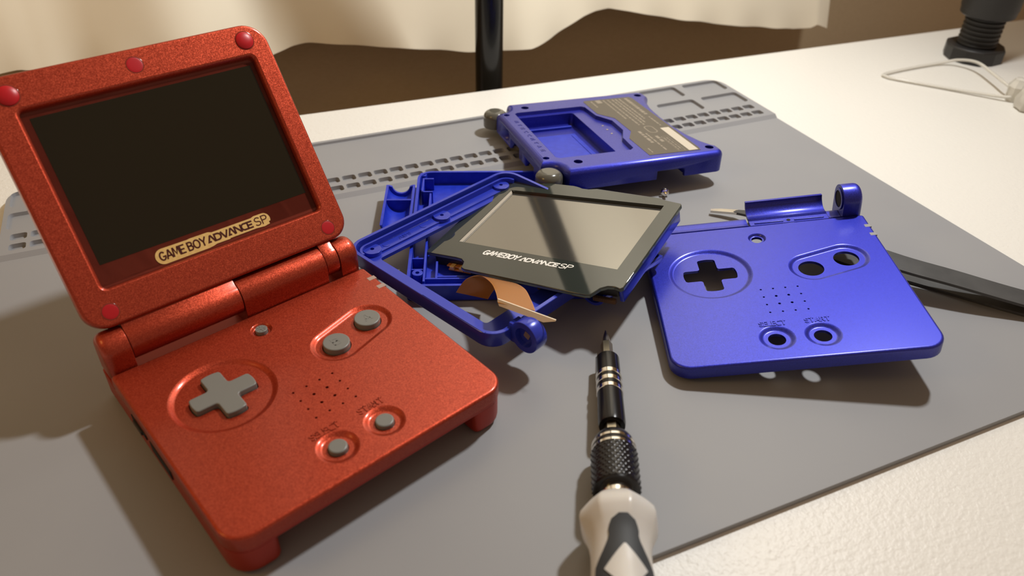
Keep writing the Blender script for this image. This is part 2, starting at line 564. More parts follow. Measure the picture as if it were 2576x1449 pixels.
# sloped step, outer edge
mb.add([(0, 196.5, 0), (350, 196.5, 0), (350, 198.4, RZ), (0, 198.4, RZ)], [(0, 1, 2, 3)], False, 0, MM)
mb.add([(0, 196.5, 0), (0, 198.4, RZ), (0, 198.4, -1.95), (0, 196.5, -1.95)], [(0, 1, 2, 3)], False, 0, MM)
mb.add([(350, 196.5, 0), (350, 198.4, RZ), (350, 198.4, -1.95), (350, 196.5, -1.95)], [(0, 1, 2, 3)], False, 0, MM)
loft(mb, lift(lowtop, 0), lift(lowtop, -1.95), True, MM)
loft(mb, lift(raised, RZ), lift(raised, -1.95), True, MM)
fill(mb, outer, (), -1.96, MM)
o = mb.build('work_mat', MATM)
tag(o, 'grey silicone repair mat with moulded parts compartments lying on the white desk', 'mat')

# ------------------------------------------------------------------ console front plate (shared by the red unit and the loose blue shell)
# x = across from the left, y = -(distance from the hinge side), z up, face at z = 0
DP = (20.66, -38.25); BA = (67.66, -36.22); BB = (54.67, -39.97); SEL = (34.01, -74.45); STA = (47.95, -74.6); LT = (41.16, -19.9)
GU, GV, GP = 35.02, -50.07, 4.03
RD = 0.84
def plate(mb, y_back, y_front, wall, thick=1.6, floor_open=True, rc=(6.5, 1.2, 1.2, 6.5), b=0.9):
    loop = rr(0.0, y_front, 82.0, y_back, rc, 8)
    face = offs(loop, b)
    g = []                                               # (outer loop, inner loop, [holes in floor])
    g.append((circ(*DP, 14.31, 64), circ(*DP, 12.57, 64), [cross(*DP, 9.2, 3.1)]))
    g.append((caps(BB, BA, 7.6, 20), caps(BB, BA, 6.0, 20), [circ(*BA, 4.23, 40), circ(*BB, 4.23, 40)]))
    for c in (SEL, STA): g.append((circ(*c, 5.62, 44), circ(*c, 3.92, 44), [circ(*c, 2.71, 32)]))
    g.append((circ(*LT, 3.2, 32), circ(*LT, 2.35, 32), [circ(*LT, 1.95, 24)]))
    sp = []
    for r in range(4):
        for c in range(4):
            sp.append(circ(GU + GP * c, GV - GP * r, .46 if (r in (1, 2) and c in (1, 2)) else .36, 12))
    fill(mb, face, [q[0] for q in g] + sp, 0)
    for i, (A, B, H) in enumerate(g):
        # rounded dish between the rim and the recessed floor
        off = lambda d, A=A: offs(A, d)
        wdt = 1.6 if i != 4 else .85
        prof = [(0, 0), (.12, -.05), (.35, -.22), (.62, -.56), (.85, -.80), (1, -RD)]
        prev = lift(A, 0)
        for t, z in prof[1:]:
            L = [Vector((a[0] + (c[0] - a[0]) * t, a[1] + (c[1] - a[1]) * t, z)) for a, c in zip(A, B)]
            loft(mb, prev, L, True); prev = L
        fill(mb, B, H, -RD)
        for h in H: loft(mb, lift(h, -RD), lift(h, -thick - .2 if floor_open else -4), True)
    for h in sp: loft(mb, lift(h, 0), lift(h, -thick - .2), True)
    bevel(mb, loop, 0, b, True, 6)
    loft(mb, lift(loop, -b), lift(loop, -wall), True)
    inner = offs(loop, 1.1)
    fill(mb, loop, [inner], -wall)
    if floor_open:
        loft(mb, lift(inner, -wall), lift(inner, -thick - .2), True)
        fill(mb, inner, [h for q in g for h in q[2]] + sp, -thick - .2)
    return loop

def lugloop(zc, r=5.35, zb=-4.5, y=-6.0, n=18):
    pts = [(y - r, zb), (y + r, zb), (y + r, zc)]        # (Y, Z), counter-clockwise
    for k in range(1, n): 
        a = PI * k / n
        pts.append((y + r * math.cos(a), zc + r * math.sin(a)))
    pts.append((y - r, zc))
    return pts

# ------------------------------------------------------------------ red handheld
HZ = 14.0
red = thing('handheld_console', 'red metallic flip-up handheld game console standing open at the left', 'game console', (41, -42, 0))
TR = Matrix.Translation((-41, 42, 0))
TF = Matrix.Translation((-41, 42, HZ))
mb = MB()
plate(mb, -11.7, -84.8, 4.3, floor_open=False)
for h in (cross(*DP, 9.2, 3.1), circ(*BA, 4.23, 40), circ(*BB, 4.23, 40), circ(*SEL, 2.71, 32), circ(*STA, 2.71, 32), circ(*LT, 1.95, 24)):
    fill(mb, h, (), -3.6, mi=1)
box(mb, 33, -64, -3.0, 49, -48, -2.7, mi=1)
for x0, x1, b0, b1 in ((.3, 7.75, 2.6, .15), (41.05, 69.5, .15, .15), (74.45, 81.7, .15, 2.6)):
    # prism along X between x0 and x1
    slab(mb, lugloop(4.5), x1, x0, b1, b0, MX, n=6)
upper = mb.build('front_shell', [RED, DARK], red, T=TF)
# lower half with corner feet and a set-back front between them
mb = MB()
lo = [(2, -1.2), (80, -1.2)][::-1]
loopL = []
def arcp(cx, cy, r, a0, a1, n=6):
    return [(cx + r * math.cos(math.radians(a0 + (a1 - a0) * k / n)), cy + r * math.sin(math.radians(a0 + (a1 - a0) * k / n))) for k in range(n + 1)]
loopL += arcp(6.6, -78.2, 6.4, 180, 270)
loopL += arcp(9.6, -82.6, 2.0, -90, 0, 3)
loopL += [(11.6, -78.5), (13.5, -77), (68.5, -77), (70.4, -78.5)]
loopL += arcp(72.4, -82.6, 2.0, 180, 270, 3)
loopL += arcp(75.4, -78.2, 6.4, 270, 360)
loopL += arcp(79.8, -3.2, 2.0, 0, 90, 3)
loopL += arcp(2.2, -3.2, 2.0, 90, 180, 3)
slab(mb, loopL, 8.6, 0.0, 0, 2.2, n=6)
band = rr(0.25, -84.6, 81.75, -1.0, (6.4, 1.5, 1.5, 6.4), 8)
slab(mb, band, 9.65, 8.6, .12, .12, n=2)
lowr = mb.build('back_shell', RED_D, red, T=TR)
# slider and port slots on the left flank
mb = MB()
for y0, y1, z0, z1 in ((-34, -24, 7.0, 9.0), (-50, -37, 5.6, 9.2)):
    box(mb, -.12, y0, z0, .5, y1, z1)
mb.build('side_slot', DARK, red, T=TR)
mb = MB()
box(mb, -.6, -32, 7.3, .6, -26, 8.7, b=.25)
mb.build('volume_slider', BLACKP, red, T=TR)

# buttons
mb = MB()
cr = cross(*DP, 8.85, 2.85)
slab(mb, cr, .75, -3.4, .35, 0, n=4)
mb.build('direction_pad', GREY, red, T=TF)
for nm, c, gl in (('a_button', BA, 'A'), ('b_button', BB, 'B')):
    mb = MB()
    slab(mb, circ(*c, 3.95, 44), .95, -3.4, .35, 0, n=4)
    b_ = mb.build(nm, GREY, red, T=TF)
    mb = MB()
    text(mb, gl, c[0] - 1.05, c[1] - 1.35, c[0] + 1.05, 2.7, .42, .93, 1.0)
    mb.build('letter', GREY, b_, T=TF)
for nm, c in (('select_button', SEL), ('start_button', STA)):
    mb = MB()
    slab(mb, circ(*c, 2.5, 36), .35, -3.4, .45, 0, n=4)
    mb.build(nm, GREY, red, T=TF)
mb = MB()
slab(mb, circ(*LT, 1.78, 30), .35, -3.4, .15, 0, n=3)
b_ = mb.build('light_button', GREY, red, T=TF)
mb = MB()
slab(mb, circ(*LT, .42, 12), .47, .33, 0, 0)
for k in range(8):
    a = PI / 4 * k
    ribbon(mb, [(LT[0] + .75 * math.cos(a), LT[1] + .75 * math.sin(a)), (LT[0] + 1.3 * math.cos(a), LT[1] + 1.3 * math.sin(a))], .2, .33, .45)
mb.build('sun_mark', GREY, b_, T=TF)
mb = MB()
text(mb, 'SELECT', 30.1, -68.65, 38.2, 1.9, .42, -.02, .2)
text(mb, 'START', 44.3, -68.65, 51.9, 1.9, .42, -.02, .2)
mb.build('raised_lettering', RED, red, T=TF)
for y in (-18.8, -24.3):
    mb = MB()
    box(mb, 79.3, y - .95, -1.6, 82.12, y + .95, .08, b=.15)
    mb.build('indicator_window', LEDW, red, T=TF)

# lid
A54 = math.radians(54)
ML = axes((0, -6, 18.5), (1, 0, 0), (0, math.cos(A54), math.sin(A54)), (0, -math.sin(A54), math.cos(A54)))
TL = TR @ ML
mb = MB()
lid = rr(0, 5.2, 82, 77.2, (6.3, 7.2, 7.2, 6.3), 9)
o1 = rr(6.9, 14.8, 76.3, 68.2, 2.2, 5); o2 = rr(7.9, 15.6, 75.4, 67.1, 1.4, 5)
fill(mb, offs(lid, .9), [o1], 4.5)
bevel(mb, lid, 4.5, .9, True, 6)
prev = lift(o1, 4.5)
for t, z in ((.15, 4.46), (.45, 4.25), (.75, 3.9), (1, 3.4)):
    L = [Vector((a[0] + (c[0] - a[0]) * t, a[1] + (c[1] - a[1]) * t, z)) for a, c in zip(o1, o2)]
    loft(mb, prev, L, True); prev = L
loft(mb, prev, lift(o2, 2.3), True)
loft(mb, lift(lid, 3.6), lift(lid, 1.5), True)
fill(mb, lid, [offs(lid, .3)], 1.5)
lid2 = offs(lid, .25)
loft(mb, lift(lid2, 1.5), lift(lid2, -2.0), True)
bevel(mb, lid2, -5.2, 3.2, False, 6)
fill(mb, offs(lid2, 3.2), (), -5.2)
for x0, x1 in ((7.95, 40.85), (69.7, 74.25)):
    # barrel around the hinge axis plus the neck that carries the lid
    lp = []
    for k in range(22):
        a = math.radians(128 - 256 * k / 21)             # arc below the axis
        lp.append((-5.2 * math.cos(a), 5.2 * math.sin(a)))
    # local (a=s, b=t): the neck runs up to the lid edge
    lp = [(s_, t_) for s_, t_ in lp]
    neck = [(6.5, -4.4), (6.5, 3.2)]
    loopb = lp + neck
    if sum(loopb[i - 1][0] * loopb[i][1] - loopb[i][0] * loopb[i - 1][1] for i in range(len(loopb))) < 0: loopb = loopb[::-1]
    slab(mb, loopb, x1, x0, .2, .2, MX, n=2)
lido = mb.build('lid', RED, red, T=TL)
mb = MB()
fill(mb, offs(o2, -.15), (), 2.3)
slab(mb, offs(o2, -.1), 2.3, .5)
mb.build('lens_border', LENS_R, lido, T=TL)
mb = MB()
slab(mb, rr(9.95, 22.25, 73.95, 65.1, .15, 2), 2.36, 2.2)
mb.build('screen', SCREEN, lido, T=TL)
mb = MB()
bd = [(26.2 + 2.3 * math.cos(math.radians(a)), 18.62 + 2.3 * math.sin(math.radians(a))) for a in range(90, 271, 15)]
bd += [(38.9, 16.3), (40.4, 16.45), (41.6, 16.75), (45.8, 16.72), (46, 16.9), (54.5, 16.95), (57.2, 16.7), (59.0, 17.0), (58.9, 17.7)]
bd += [(57.7 + 2.0 * math.cos(math.radians(a)), 18.7 + 2.05 * math.sin(math.radians(a))) for a in range(-25, 91, 16)]
bd += [(55, 20.75), (54, 20.45), (41.5, 20.45), (40.3, 20.85), (34.8, 20.9), (34, 20.8)]
slab(mb, bd, 2.44, 2.3)
mb.build('logo_badge', GOLD, lido, T=TL)
mb = MB()
text(mb, 'GAME', 25.1, 17.55, 32.4, 2.35, .44, 2.4, 2.49, gap=.16)
text(mb, 'BOY', 33.5, 17.55, 38.9, 2.35, .44, 2.4, 2.49, gap=.2)
text(mb, 'aDVaNCE', 39.6, 17.75, 53.7, 1.85, .5, 2.4, 2.49, gap=.1)
text(mb, 'SP', 54.7, 17.6, 58.7, 2.4, .32, 2.4, 2.49, gap=.25)
mb.build('logo_lettering', LOGO_R, lido, T=TL)
for c, r, h in (((7.3, 71.7), 2.75, 1.0), ((74.7, 72.2), 2.75, 1.0), ((40.9, 72.3), 2.25, .1), ((75.2, 9.2), 2.15, .1), ((7.0, 9.3), 2.15, .1)):
    mb = MB()
    lathe(mb, [(4.2, r), (4.5, r), (4.5 + h * .35, r * .95), (4.5 + h * .7, r * .75), (4.5 + h * .92, r * .4), (4.5 + h, 0)], 36, Matrix.Translation((c[0], c[1], 0)))
    lathe(mb, [(4.49, r + .28), (4.53, r + .22), (4.53, r)], 36, Matrix.Translation((c[0], c[1], 0)), mi=1, caps_=False)
    mb.build('rubber_pad', [RUBBER_R, LENS_R], lido, T=TL)

# ------------------------------------------------------------------ loose blue front shell
RB = rotm(((0.7374912737336833, 0.6657536704279285, -0.11348423449277198), (-0.6606318668945049, 0.746051469662494, 0.0835029404147763), (0.14025746899951752, 0.013388611809052542, 0.9900245388189504)))
bf = thing('front_shell_part', 'bright blue empty front housing half with button openings, lying tilted on tweezers', 'console shell', (184.906, -43.39, 6.626), RB, .99)
mb = MB()
plate(mb, -11.3, -84.8, 4.4)
# rear lip left of the cradle
lipw = [(-11.3, 0), (-10.6, -.55), (-9.6, -.9), (-8.2, -.95), (-6.6, -.75), (-5.6, -.85), (-4.4, -1.5), (-3.4, -2.6), (-2.6, -4.4), (-4.2, -4.4), (-6.0, -2.6), (-11.3, -2.5)]
for x0, x1 in ((1.0, 40.4), (70.2, 74.4)):
    slab(mb, lipw, x1, x0, 0, 0, MX)
# half-pipe cradle
cyl = []
for k in range(17):
    a = math.radians(-100 - 165 * k / 16); cyl.append((-6 - 5.35 * math.cos(a) * -1, 4.5 + 5.35 * math.sin(a)))
def pipe(r, a0, a1, n):
    return [(-6 + r * math.cos(math.radians(a0 + (a1 - a0) * k / n)), 4.5 + r * math.sin(math.radians(a0 + (a1 - a0) * k / n))) for k in range(n + 1)]
cr_loop = pipe(5.35, -118, -4, 18) + pipe(4.25, -4, -112, 18) 
slab(mb, cr_loop, 69.6, 40.9, .12, .12, MX, n=2)
box(mb, 40.9, -11.4, -3.2, 69.6, -7.6, -.12)
# slits and a small hole in front of the cradle
for x0, x1 in ((42.6, 53.2), (57.2, 68.0)): box(mb, x0, -10.55, -.1, x1, -10.05, .22, b=.1)
slab(mb, circ(55.2, -9.9, .7, 16), -.02, -.3, mi=1)
# right hinge lug with its socket
lg = lugloop(4.5, zb=-4.0)
slab(mb, lg, 81.7, 74.5, 2.4, .2, MX, n=6, holes=())
slab(mb, circ(-6, 4.5, 3.1, 28), 74.53, 74.3, .1, 0, MX, mi=1)
slab(mb, [(-6 + 4.1 * math.cos(2 * PI * k / 28), 4.5 + 4.1 * math.sin(2 * PI * k / 28)) for k in range(28)], 74.5, 74.05, .1, .1, MX, holes=[circ(-6, 4.5, 3.2, 28)])
fr_sh = mb.build('housing', [BLUE, DARK], bf)
mb = MB()
text(mb, 'SELECT', 30.1, -68.65, 38.2, 1.9, .42, -.02, .2)
text(mb, 'START', 44.3, -68.65, 51.9, 1.9, .42, -.02, .2)
mb.build('raised_lettering', BLUE, bf)
for y in (-18.8, -24.3):
    mb = MB()
    box(mb, 79.8, y - .9, -1.6, 82.1, y + .9, .06, b=.12)
    mb.build('indicator_window', MATM, bf)

# ------------------------------------------------------------------ loose blue back shell (battery side up)
kR = .985
RR = rotm(((0.9189227321622585, 0.3923920943356611, 0.04011803357997221), (-0.3940281870388405, 0.9178413600561957, 0.0480523213703325), (-0.0179666394836268, -0.059964006479444595, 0.9980388358138167)))
TRr = Vector(CAMPOS) + (Vector((261.045, 2.503, 11.023)) - Vector(CAMPOS)) * kR
br = thing('back_shell_part', 'blue battery-side housing half with a taupe label, on the mat behind the display', 'console shell', TRr, RR, kR)
def barc(c, r, a0, a1, n=8): return arcp(c[0], c[1], r, a0, a1, n)
ol = []
ol += [(-67.6, -41.0)]
ol += barc((1.0, -37.0), 4.0, -90, 0, 6)
ol += [(5.0, -33.2), (3.6, -31.4), (1.4, -27.0), (-.8, -18), (-1.9, -6), (-1.9, 6), (-.8, 18), (1.4, 27), (3.6, 31.4), (5.0, 33.2)]
ol += barc((1.0, 37.0), 4.0, 0, 90, 6)
ol += [(-67.6, 41.0)]
ol += [(-75.2 + 6.4 * math.cos(math.radians(a)), 36.8 + 6.4 * math.sin(math.radians(a))) for a in (10, -10, -35, -60, -90)]
ol += [(-76.3, 30.2), (-76.3, -30.2)]
ol += [(-75.2 + 6.4 * math.cos(math.radians(a)), -36.8 + 6.4 * math.sin(math.radians(a))) for a in (90, 60, 35, 10, -10)]
bat = [(-68.4, -26.4), (-67.0, -28.0), (-34.2, -28.0), (-32.3, -26.4), (-31.6, -14.6), (-27.6, -6.2), (-27.3, 6.2), (-32.0, 14.4), (-32.6, 26.4), (-34.2, 28), (-67.0, 28), (-68.4, 26.6)]
deep = [(-67.6, -25), (-40.5, -25), (-39.5, -24), (-39.5, 24), (-40.5, 25), (-67.6, 25)]
mb = MB()
# crown of the shell: broad rounded long edges
bzr = 2.6
fill(mb, offs(ol, bzr), [bat], 0)
bevel(mb, ol, 0, bzr, True, 7)
loft(mb, lift(ol, -bzr), lift(ol, -9.2), True)
inn = offs(ol, 1.6)
fill(mb, ol, [inn], -9.2)
loft(mb, lift(inn, -9.2), lift(inn, -8.4), True)
fill(mb, inn, (), -8.4)
loft(mb, lift(bat, 0), lift(offs(bat, .3), -1.7), False)
fill(mb, offs(bat, .3), [deep], -1.7, mi=1)
loft(mb, lift(deep, -1.7), lift(offs(deep, .3), -7.0), False, mi=1)
fill(mb, offs(deep, .3), (), -7.0, mi=1)
hs = br_sh = mb.build('housing', [BLUE, BLUE_IN, DARK])
cut = MB()
for c, r in (((-61, 33.4), 1.9), ((-61, -33.4), 1.9), ((-72.6, 26.3), 1.4), ((-72.6, -26.4), 1.4), ((0, -35), 1.9), ((0, 35), 1.9)):
    slab(cut, circ(*c, r, 24), 3, -5.5)
box(cut, -27.5, -43, -12, -14.2, -35, -5.4)
box(cut, -78, -3, -12, -72, 9, -4.6)
box(cut, -78, -22, -12, -72, -12, -5.6)
slab(cut, circ(14, -5.2, 3.1, 24), -72, -78, 0, 0, MX)
mesh_bool(hs, cut)
hs.parent = br
hs.data.materials.clear()
for m_ in (BLUE, BLUE_IN, DARK): hs.data.materials.append(m_)
for c in ((-75.0, -36.6), (-75.0, 36.6)):
    mb = MB()
    slab(mb, circ(*c, 5.7, 40), -1.0, -9.0, 3.2, .6, n=8)
    mb.build('shoulder_button', SHOULDER, br)
# pocket floor panel and contacts
mb = MB()
box(mb, -64.5, -21, -7.0, -43.5, 12, -6.75, b=.1)
for x0, x1 in ((-62.5, -62.1), (-45.9, -45.5)): box(mb, x0, -19, -6.8, x1, 10, -6.55)
for k in range(4): box(mb, -61 + 4 * k, -19.4, -6.8, -58.4 + 4 * k, -19.0, -6.55)
box(mb, -66, 19, -7.0, -42, 20.2, -5.9, b=.3)
mb.build('battery_bay_panel', BLUE_IN, br)
for v in (-5, 0, 5):
    mb = MB()
    lathe(mb, [(-1.75, .55), (-1.55, .5), (-1.5, 0)], 14, Matrix.Translation((-32.5, v, 0)))
    mb.build('battery_contact', STEEL, br)
mb = MB()
lab = [(-5.2, -36.6), (-4.6, -34), (-4.6, 32), (-5.6, 34), (-29.8, 34.2), (-30.6, 33), (-30.6, 16), (-25.0, 8.4), (-24.9, -8.8), (-29.4, -16.4), (-29.4, -36)]
if sum(lab[i - 1][0] * lab[i][1] - lab[i][0] * lab[i - 1][1] for i in range(len(lab))) < 0: lab = lab[::-1]
slab(mb, lab, .09, -.2)
lb = mb.build('rating_label', LABEL, br)
mb = MB()
def word_row(u, v0, v1, h, k=1.0):
    # rows of tiny illegible print, running across the shell
    v = v0
    while v > v1:
        L_ = random.uniform(1.2, 3.4)
        e = max(v - L_, v1)
        mb.add([(u - h / 2, v, .12), (u + h / 2, v, .12), (u + h / 2, e, .12), (u - h / 2, e, .12)], [(0, 1, 2, 3)], False, 0)
        v = e - random.uniform(.35, .8)
word_row(-8.2, 32.5, 9.0, 1.7)
for u, e in ((-11.6, 4), (-13.6, -1), (-15.4, -3), (-17.8, -3), (-20.2, 6)): word_row(u, 32.5, e, .8)
word_row(-26.8, 32.5, 24, .8); word_row(-8.4, 6, -6, .8)
for u in (-12.9, -14.2): word_row(u, -20, -34, .5)
word_row(-16.5, -17, -24, 1.5); word_row(-19.6, -13, -33, .8); word_row(-21.6, -10, -24, 1.4); word_row(-26.6, -29, -34, .6)
slab(mb, rr(-17.4, -13.4, -12.9, -5, 2, 4), .12, .05, holes=[rr(-16.9, -12.9, -13.4, -5.5, 1.6, 4)])
slab(mb, rr(-15.0, -35.2, -11.6, -18.6, .2, 1), .12, .05, holes=[rr(-14.8, -35, -11.8, -18.8, .2, 1)])
slab(mb, rr(-24.5, 29, -21.8, 33.2, .1, 1), .12, .05)
mb.build('label_print', LABEL_PR, lb).parent = lb
mb = MB()
slab(mb, rr(-10.3, -35.9, -5.9, -8.9, .2, 1), .14, .0)
mb.build('serial_sticker', LABEL_W, lb)
mb = MB()
for k in range(9):
    v = 17 - 4.4 * k
    text(mb, random.choice(['B', 'E', 'A', 'N', 'C', 'T']), -.8, 0, .8, 1.5, .35, -.02, .14, M=Matrix.Translation((-71.6, v, 0)) @ Matrix.Rotation(-PI / 2, 4, 'Z'))
mb.build('embossed_text', BLUE, br)

# ------------------------------------------------------------------ loose lid frame (inside up)
RF = rotm(((0.9950900740444767, -0.09882762102546727, 0.005370834255926381), (0.09884707825637952, 0.9950965287554329, -0.0034861983685811012), (-0.004999965833403374, 0.0039999726667227006, 0.9999795000700415)))
lf = thing('lid_frame_part', 'blue rectangular screen frame lying inside up, between the red console and the display', 'console shell', (83.97, 3.35, 13.87), RF)
mb = MB()
ofr = rr(0, -71.5, 82, 0, (6.3, 7, 7, 6.3), 8)
FB, FF = -5.5, -4.2
r1 = offs(ofr, 1.3)
loft(mb, lift(ofr, -.15), lift(ofr, FB + .8), True)
bevel(mb, ofr, FB, .8, False, 4)
fill(mb, offs(ofr, .15), [r1], 0)
loft(mb, lift(ofr, -.15), lift(offs(ofr, .15), 0), True)
loft(mb, lift(r1, 0), lift(r1, FF), True)
op = rr(7.6, -61.2, 74.6, -9.6, 1.3, 4)
fill(mb, r1, [op], FF)
loft(mb, lift(op, FF), lift(op, FB), True)
fill(mb, offs(ofr, .8), [op], FB)
# inner rail running round the far and right sides
rail = offs(ofr, 2.5); rail2 = offs(ofr, 3.3)
q = [i for i, p in enumerate(rail) if p[1] > -9]
A_ = [rail[i] for i in q]; B_ = [rail2[i] for i in q]
lp = A_ + B_[::-1]
if sum(lp[i - 1][0] * lp[i][1] - lp[i][0] * lp[i - 1][1] for i in range(len(lp))) < 0: lp = lp[::-1]
slab(mb, lp, -1.3, FF)
# raised strip, bosses, discs, small lettering
box(mb, 10.5, -7.2, FF, 72, -3.4, -3.5, b=.1)
for c in ((8.2, -4.9), (41.2, -5.3), (74.0, -4.9)):
    slab(mb, circ(*c, 3.3, 30), -2.6, FF, .1, 0, holes=[circ(*c, .75, 12)])
for c in ((14.2, -5.2), (32, -5.0)): slab(mb, circ(*c, 1.3, 20), -3.38, -3.6)
text(mb, 'ABS', 20.2, -5.95, 25.6, 1.5, .28, -3.5, -3.36)
box(mb, .25, -67.5, -.02, 1.0, -40, .12)
# hinge lug and barrel
MXY = axes((0, -76.7, -.9), (0, 1, 0), (0, 0, 1), (1, 0, 0))
slab(mb, circ(0, 0, 5.3, 40), 12.5, 7.7, .25, .2, MXY, holes=[circ(0, 0, 3.3, 30)], n=2)
slab(mb, circ(0, 0, 3.3, 30), 12.4, 9.6, M=MXY)
box(mb, 7.9, -73.4, FB + .2, 12.3, -70.4, 1.6, b=.3)
hp = [(5.3 * math.cos(math.radians(a)), 5.3 * math.sin(math.radians(a))) for a in range(175, 366, 10)] + [(4.3 * math.cos(math.radians(a)), 4.3 * math.sin(math.radians(a))) for a in range(365, 174, -10)]
slab(mb, hp, 74.2, 41, .12, .12, MXY, n=2)
slab(mb, [(5.1 * math.cos(math.radians(a)), 5.1 * math.sin(math.radians(a))) for a in range(175, 366, 10)], 74.1, 73.0, .1, .1, MXY, n=2)
box(mb, 41.2, -73.4, FB + .2, 74, -70.4, 1.0, b=.3)
lf_o = mb.build('housing', BLUE_DK, lf)
mb = MB()
slab(mb, rr(-1.1, -1.1, 1.1, 1.1, .25, 2), 9.75, 9.2, .1, 0, MXY @ Matrix.Rotation(.35, 4, 'Z'))
mb.build('hinge_pin', CHROME, lf)

# ------------------------------------------------------------------ loose lid cover (inside up), under the frame
ang = math.atan2(62.6, 50.9)
RC = Matrix.Rotation(ang, 3, 'Z')
lc = thing('lid_cover_part', 'deep blue lid cover lying hollow side up beneath the blue screen frame', 'console shell', (92.3, -24.5, 7.0), RC)
mb = MB()
oc = rr(2.0, -69, 84.2, 2.3, (6, 6, 1.2, 1.2), 6)
rc1 = offs(oc, 1.1)
CFZ = -5.6
loft(mb, lift(oc, 0), lift(oc, -5.6), True)
bevel(mb, oc, -6.9, 1.3, False, 4)
fill(mb, offs(oc, 1.3), (), -6.9)
fill(mb, oc, [rc1], 0)
loft(mb, lift(rc1, 0), lift(rc1, CFZ), True)
fill(mb, rc1, (), CFZ)
# inner rails
box(mb, 5.5, -3.9, CFZ, 66.5, -3.1, -.6, b=.12)
box(mb, 7.6, -64, CFZ, 8.4, -3.9, -1.2, b=.12)
box(mb, 66.8, -.6, CFZ, 77.8, .2, -.2, b=.12)
box(mb, 77.6, -4.4, CFZ, 78.5, .2, -.2, b=.12)
box(mb, 66.8, -4.4, CFZ, 67.6, .2, -.2, b=.12)
box(mb, 13.5, -3.9, CFZ, 14.2, 1.2, -1.4, b=.12)
box(mb, 20.6, -3.1, CFZ, 21.4, 1.3, -1.6, b=.12)
box(mb, 10.8, -30, CFZ, 11.6, -7, -2.6, b=.12)
box(mb, 8.4, -8, CFZ, 20, -7.2, -2.2, b=.12)
for c, r in (((10.3, -1.2), 1.9), ((82.0, .1), 1.5)):
    slab(mb, circ(*c, r, 28), -.3, CFZ, .15, 0, holes=[circ(*c, .75, 12)])
slab(mb, circ(70, -14, 5, 30), CFZ + .12, CFZ)
# hinge cradle outside the wall
def cpipe(r, a0, a1, n, cy=8.8, cz=-.2):
    return [(cy + r * math.cos(math.radians(a0 + (a1 - a0) * k / n)), cz + r * math.sin(math.radians(a0 + (a1 - a0) * k / n))) for k in range(n + 1)]
lp = cpipe(5.9, 180, 360, 22) + cpipe(4.9, 360, 180, 22)
if sum(lp[i - 1][0] * lp[i][1] - lp[i][0] * lp[i - 1][1] for i in range(len(lp))) < 0: lp = lp[::-1]
slab(mb, lp, 73, 41.4, .15, .6, MX, n=3)
for x0, x1 in ((60.2, 61.2), (72.0, 73.0)):
    e = cpipe(5.0, 180, 360, 20) + cpipe(3.6 if x0 > 70 else 5.0, 360, 180, 20)[1:-1] if x0 > 70 else cpipe(5.0, 180, 360, 20)
    if sum(e[i - 1][0] * e[i][1] - e[i][0] * e[i - 1][1] for i in range(len(e))) < 0: e = e[::-1]
    slab(mb, e, x1, x0, 0, 0, MX)
box(mb, 41.6, 2.2, -4.6, 72.8, 4.4, -1.4, b=.2)
mb.build('housing', BLUE_IN, lc)

# ------------------------------------------------------------------ display module
RLc = rotm(((0.3064918221748872, 0.9441700231227362, -0.12085416987563602), (-0.935472523323458, 0.32224054271501223, 0.1450937308693133), (0.17593726451994082, 0.06858571328743455, 0.9820092050923424)))
ld = thing('display_module', 'dark glass screen module with white lettering, resting askew on the blue frame', 'display', (150.376, -35.448, 14.78), RLc)
gl = [(-40.2, -28.2), (-39.4, -29.3), (-26.5, -29.3), (-24, -29.6), (-22.3, -30.8), (-21.7, -32.4), (-21.2, -34.2), (-19.4, -35.0), (0, -35.6), (20, -36.4), (27.6, -36.6), (29.0, -36.2), (29.8, -34.6), (30.8, -32.0), (32.6, -30.4), (34.6, -30.0),
      (36.9, -30.6), (37.7, -29.6), (37.6, 22.6), (36.9, 23.9), (29.5, 25.2), (28.6, 26.0), (2.2, 27.6), (1.2, 27.3), (-1.0, 26.6), (-3.6, 26.6), (-5.6, 27.4), (-8, 27.9), (-35.6, 27.9), (-37.0, 27.2), (-39.6, 17.6)]
wl = [(-31.65, -19.7), (31.7, -20.9), (31.6, 21.0), (-31.6, 19.3)]
mb = MB()
slab(mb, gl, 0, -1.3, .3, .2, n=3, holes=[wl], seg_smooth=False)
lens = mb.build('cover_glass', LENS_B, ld)
mb = MB()
go = offs(gl, -.04)
loft(mb, lift(go, -.32), lift(go, -1.12), False)
mb.build('glass_rim', GLASS_EDGE, lens)
mb = MB()
slab(mb, offs(wl, -.6), -1.15, -1.5)
mb.build('display_window', WINDOW, lens)
mb = MB()
mb.add([(-31.6, -19.6, -.15), (-31.6, 19.2, -.15), (-31.1, 18.9, -1.1), (-31.1, -19.4, -1.1)], [(0, 1, 2, 3)])
mb.build('panel_edge', LABEL_W, lens)
mb = MB()
text(mb, 'GAME', -18.3, -24.85, -10.3, 2.35, .58, -.1, .07, gap=.1, shear=.22)
text(mb, 'BOY', -9.7, -24.95, -4.0, 2.35, .58, -.1, .07, gap=.12, shear=.22)
text(mb, 'aDVaNCE', -3.0, -25.0, 11.4, 1.9, .52, -.1, .07, gap=.05, shear=.22)
text(mb, 'SP', 12.1, -25.2, 16.6, 2.4, .36, -.1, .07, gap=.2, shear=.22)
mb.build('logo_lettering', WHITE_PR, lens)
mb = MB()
slab(mb, rr(-37.2, -28.6, 35.6, 25.4, 1.2, 3), -1.3, -5.2, .2, .3, n=2)
hs_ = mb.build('module_housing', BLACKP, ld)
mb = MB()
slab(mb, rr(35.6, -29.2, 37.2, 22.0, .4, 2), -1.35, -6.2, .2, .3, n=2)
mb.build('side_bracket', BLUE_DK, ld)
mb = MB()
box(mb, 6, -30.6, -6.6, 24, -28.9, -4.6, b=.3)
mb.build('foam_strip', FOAM, ld)
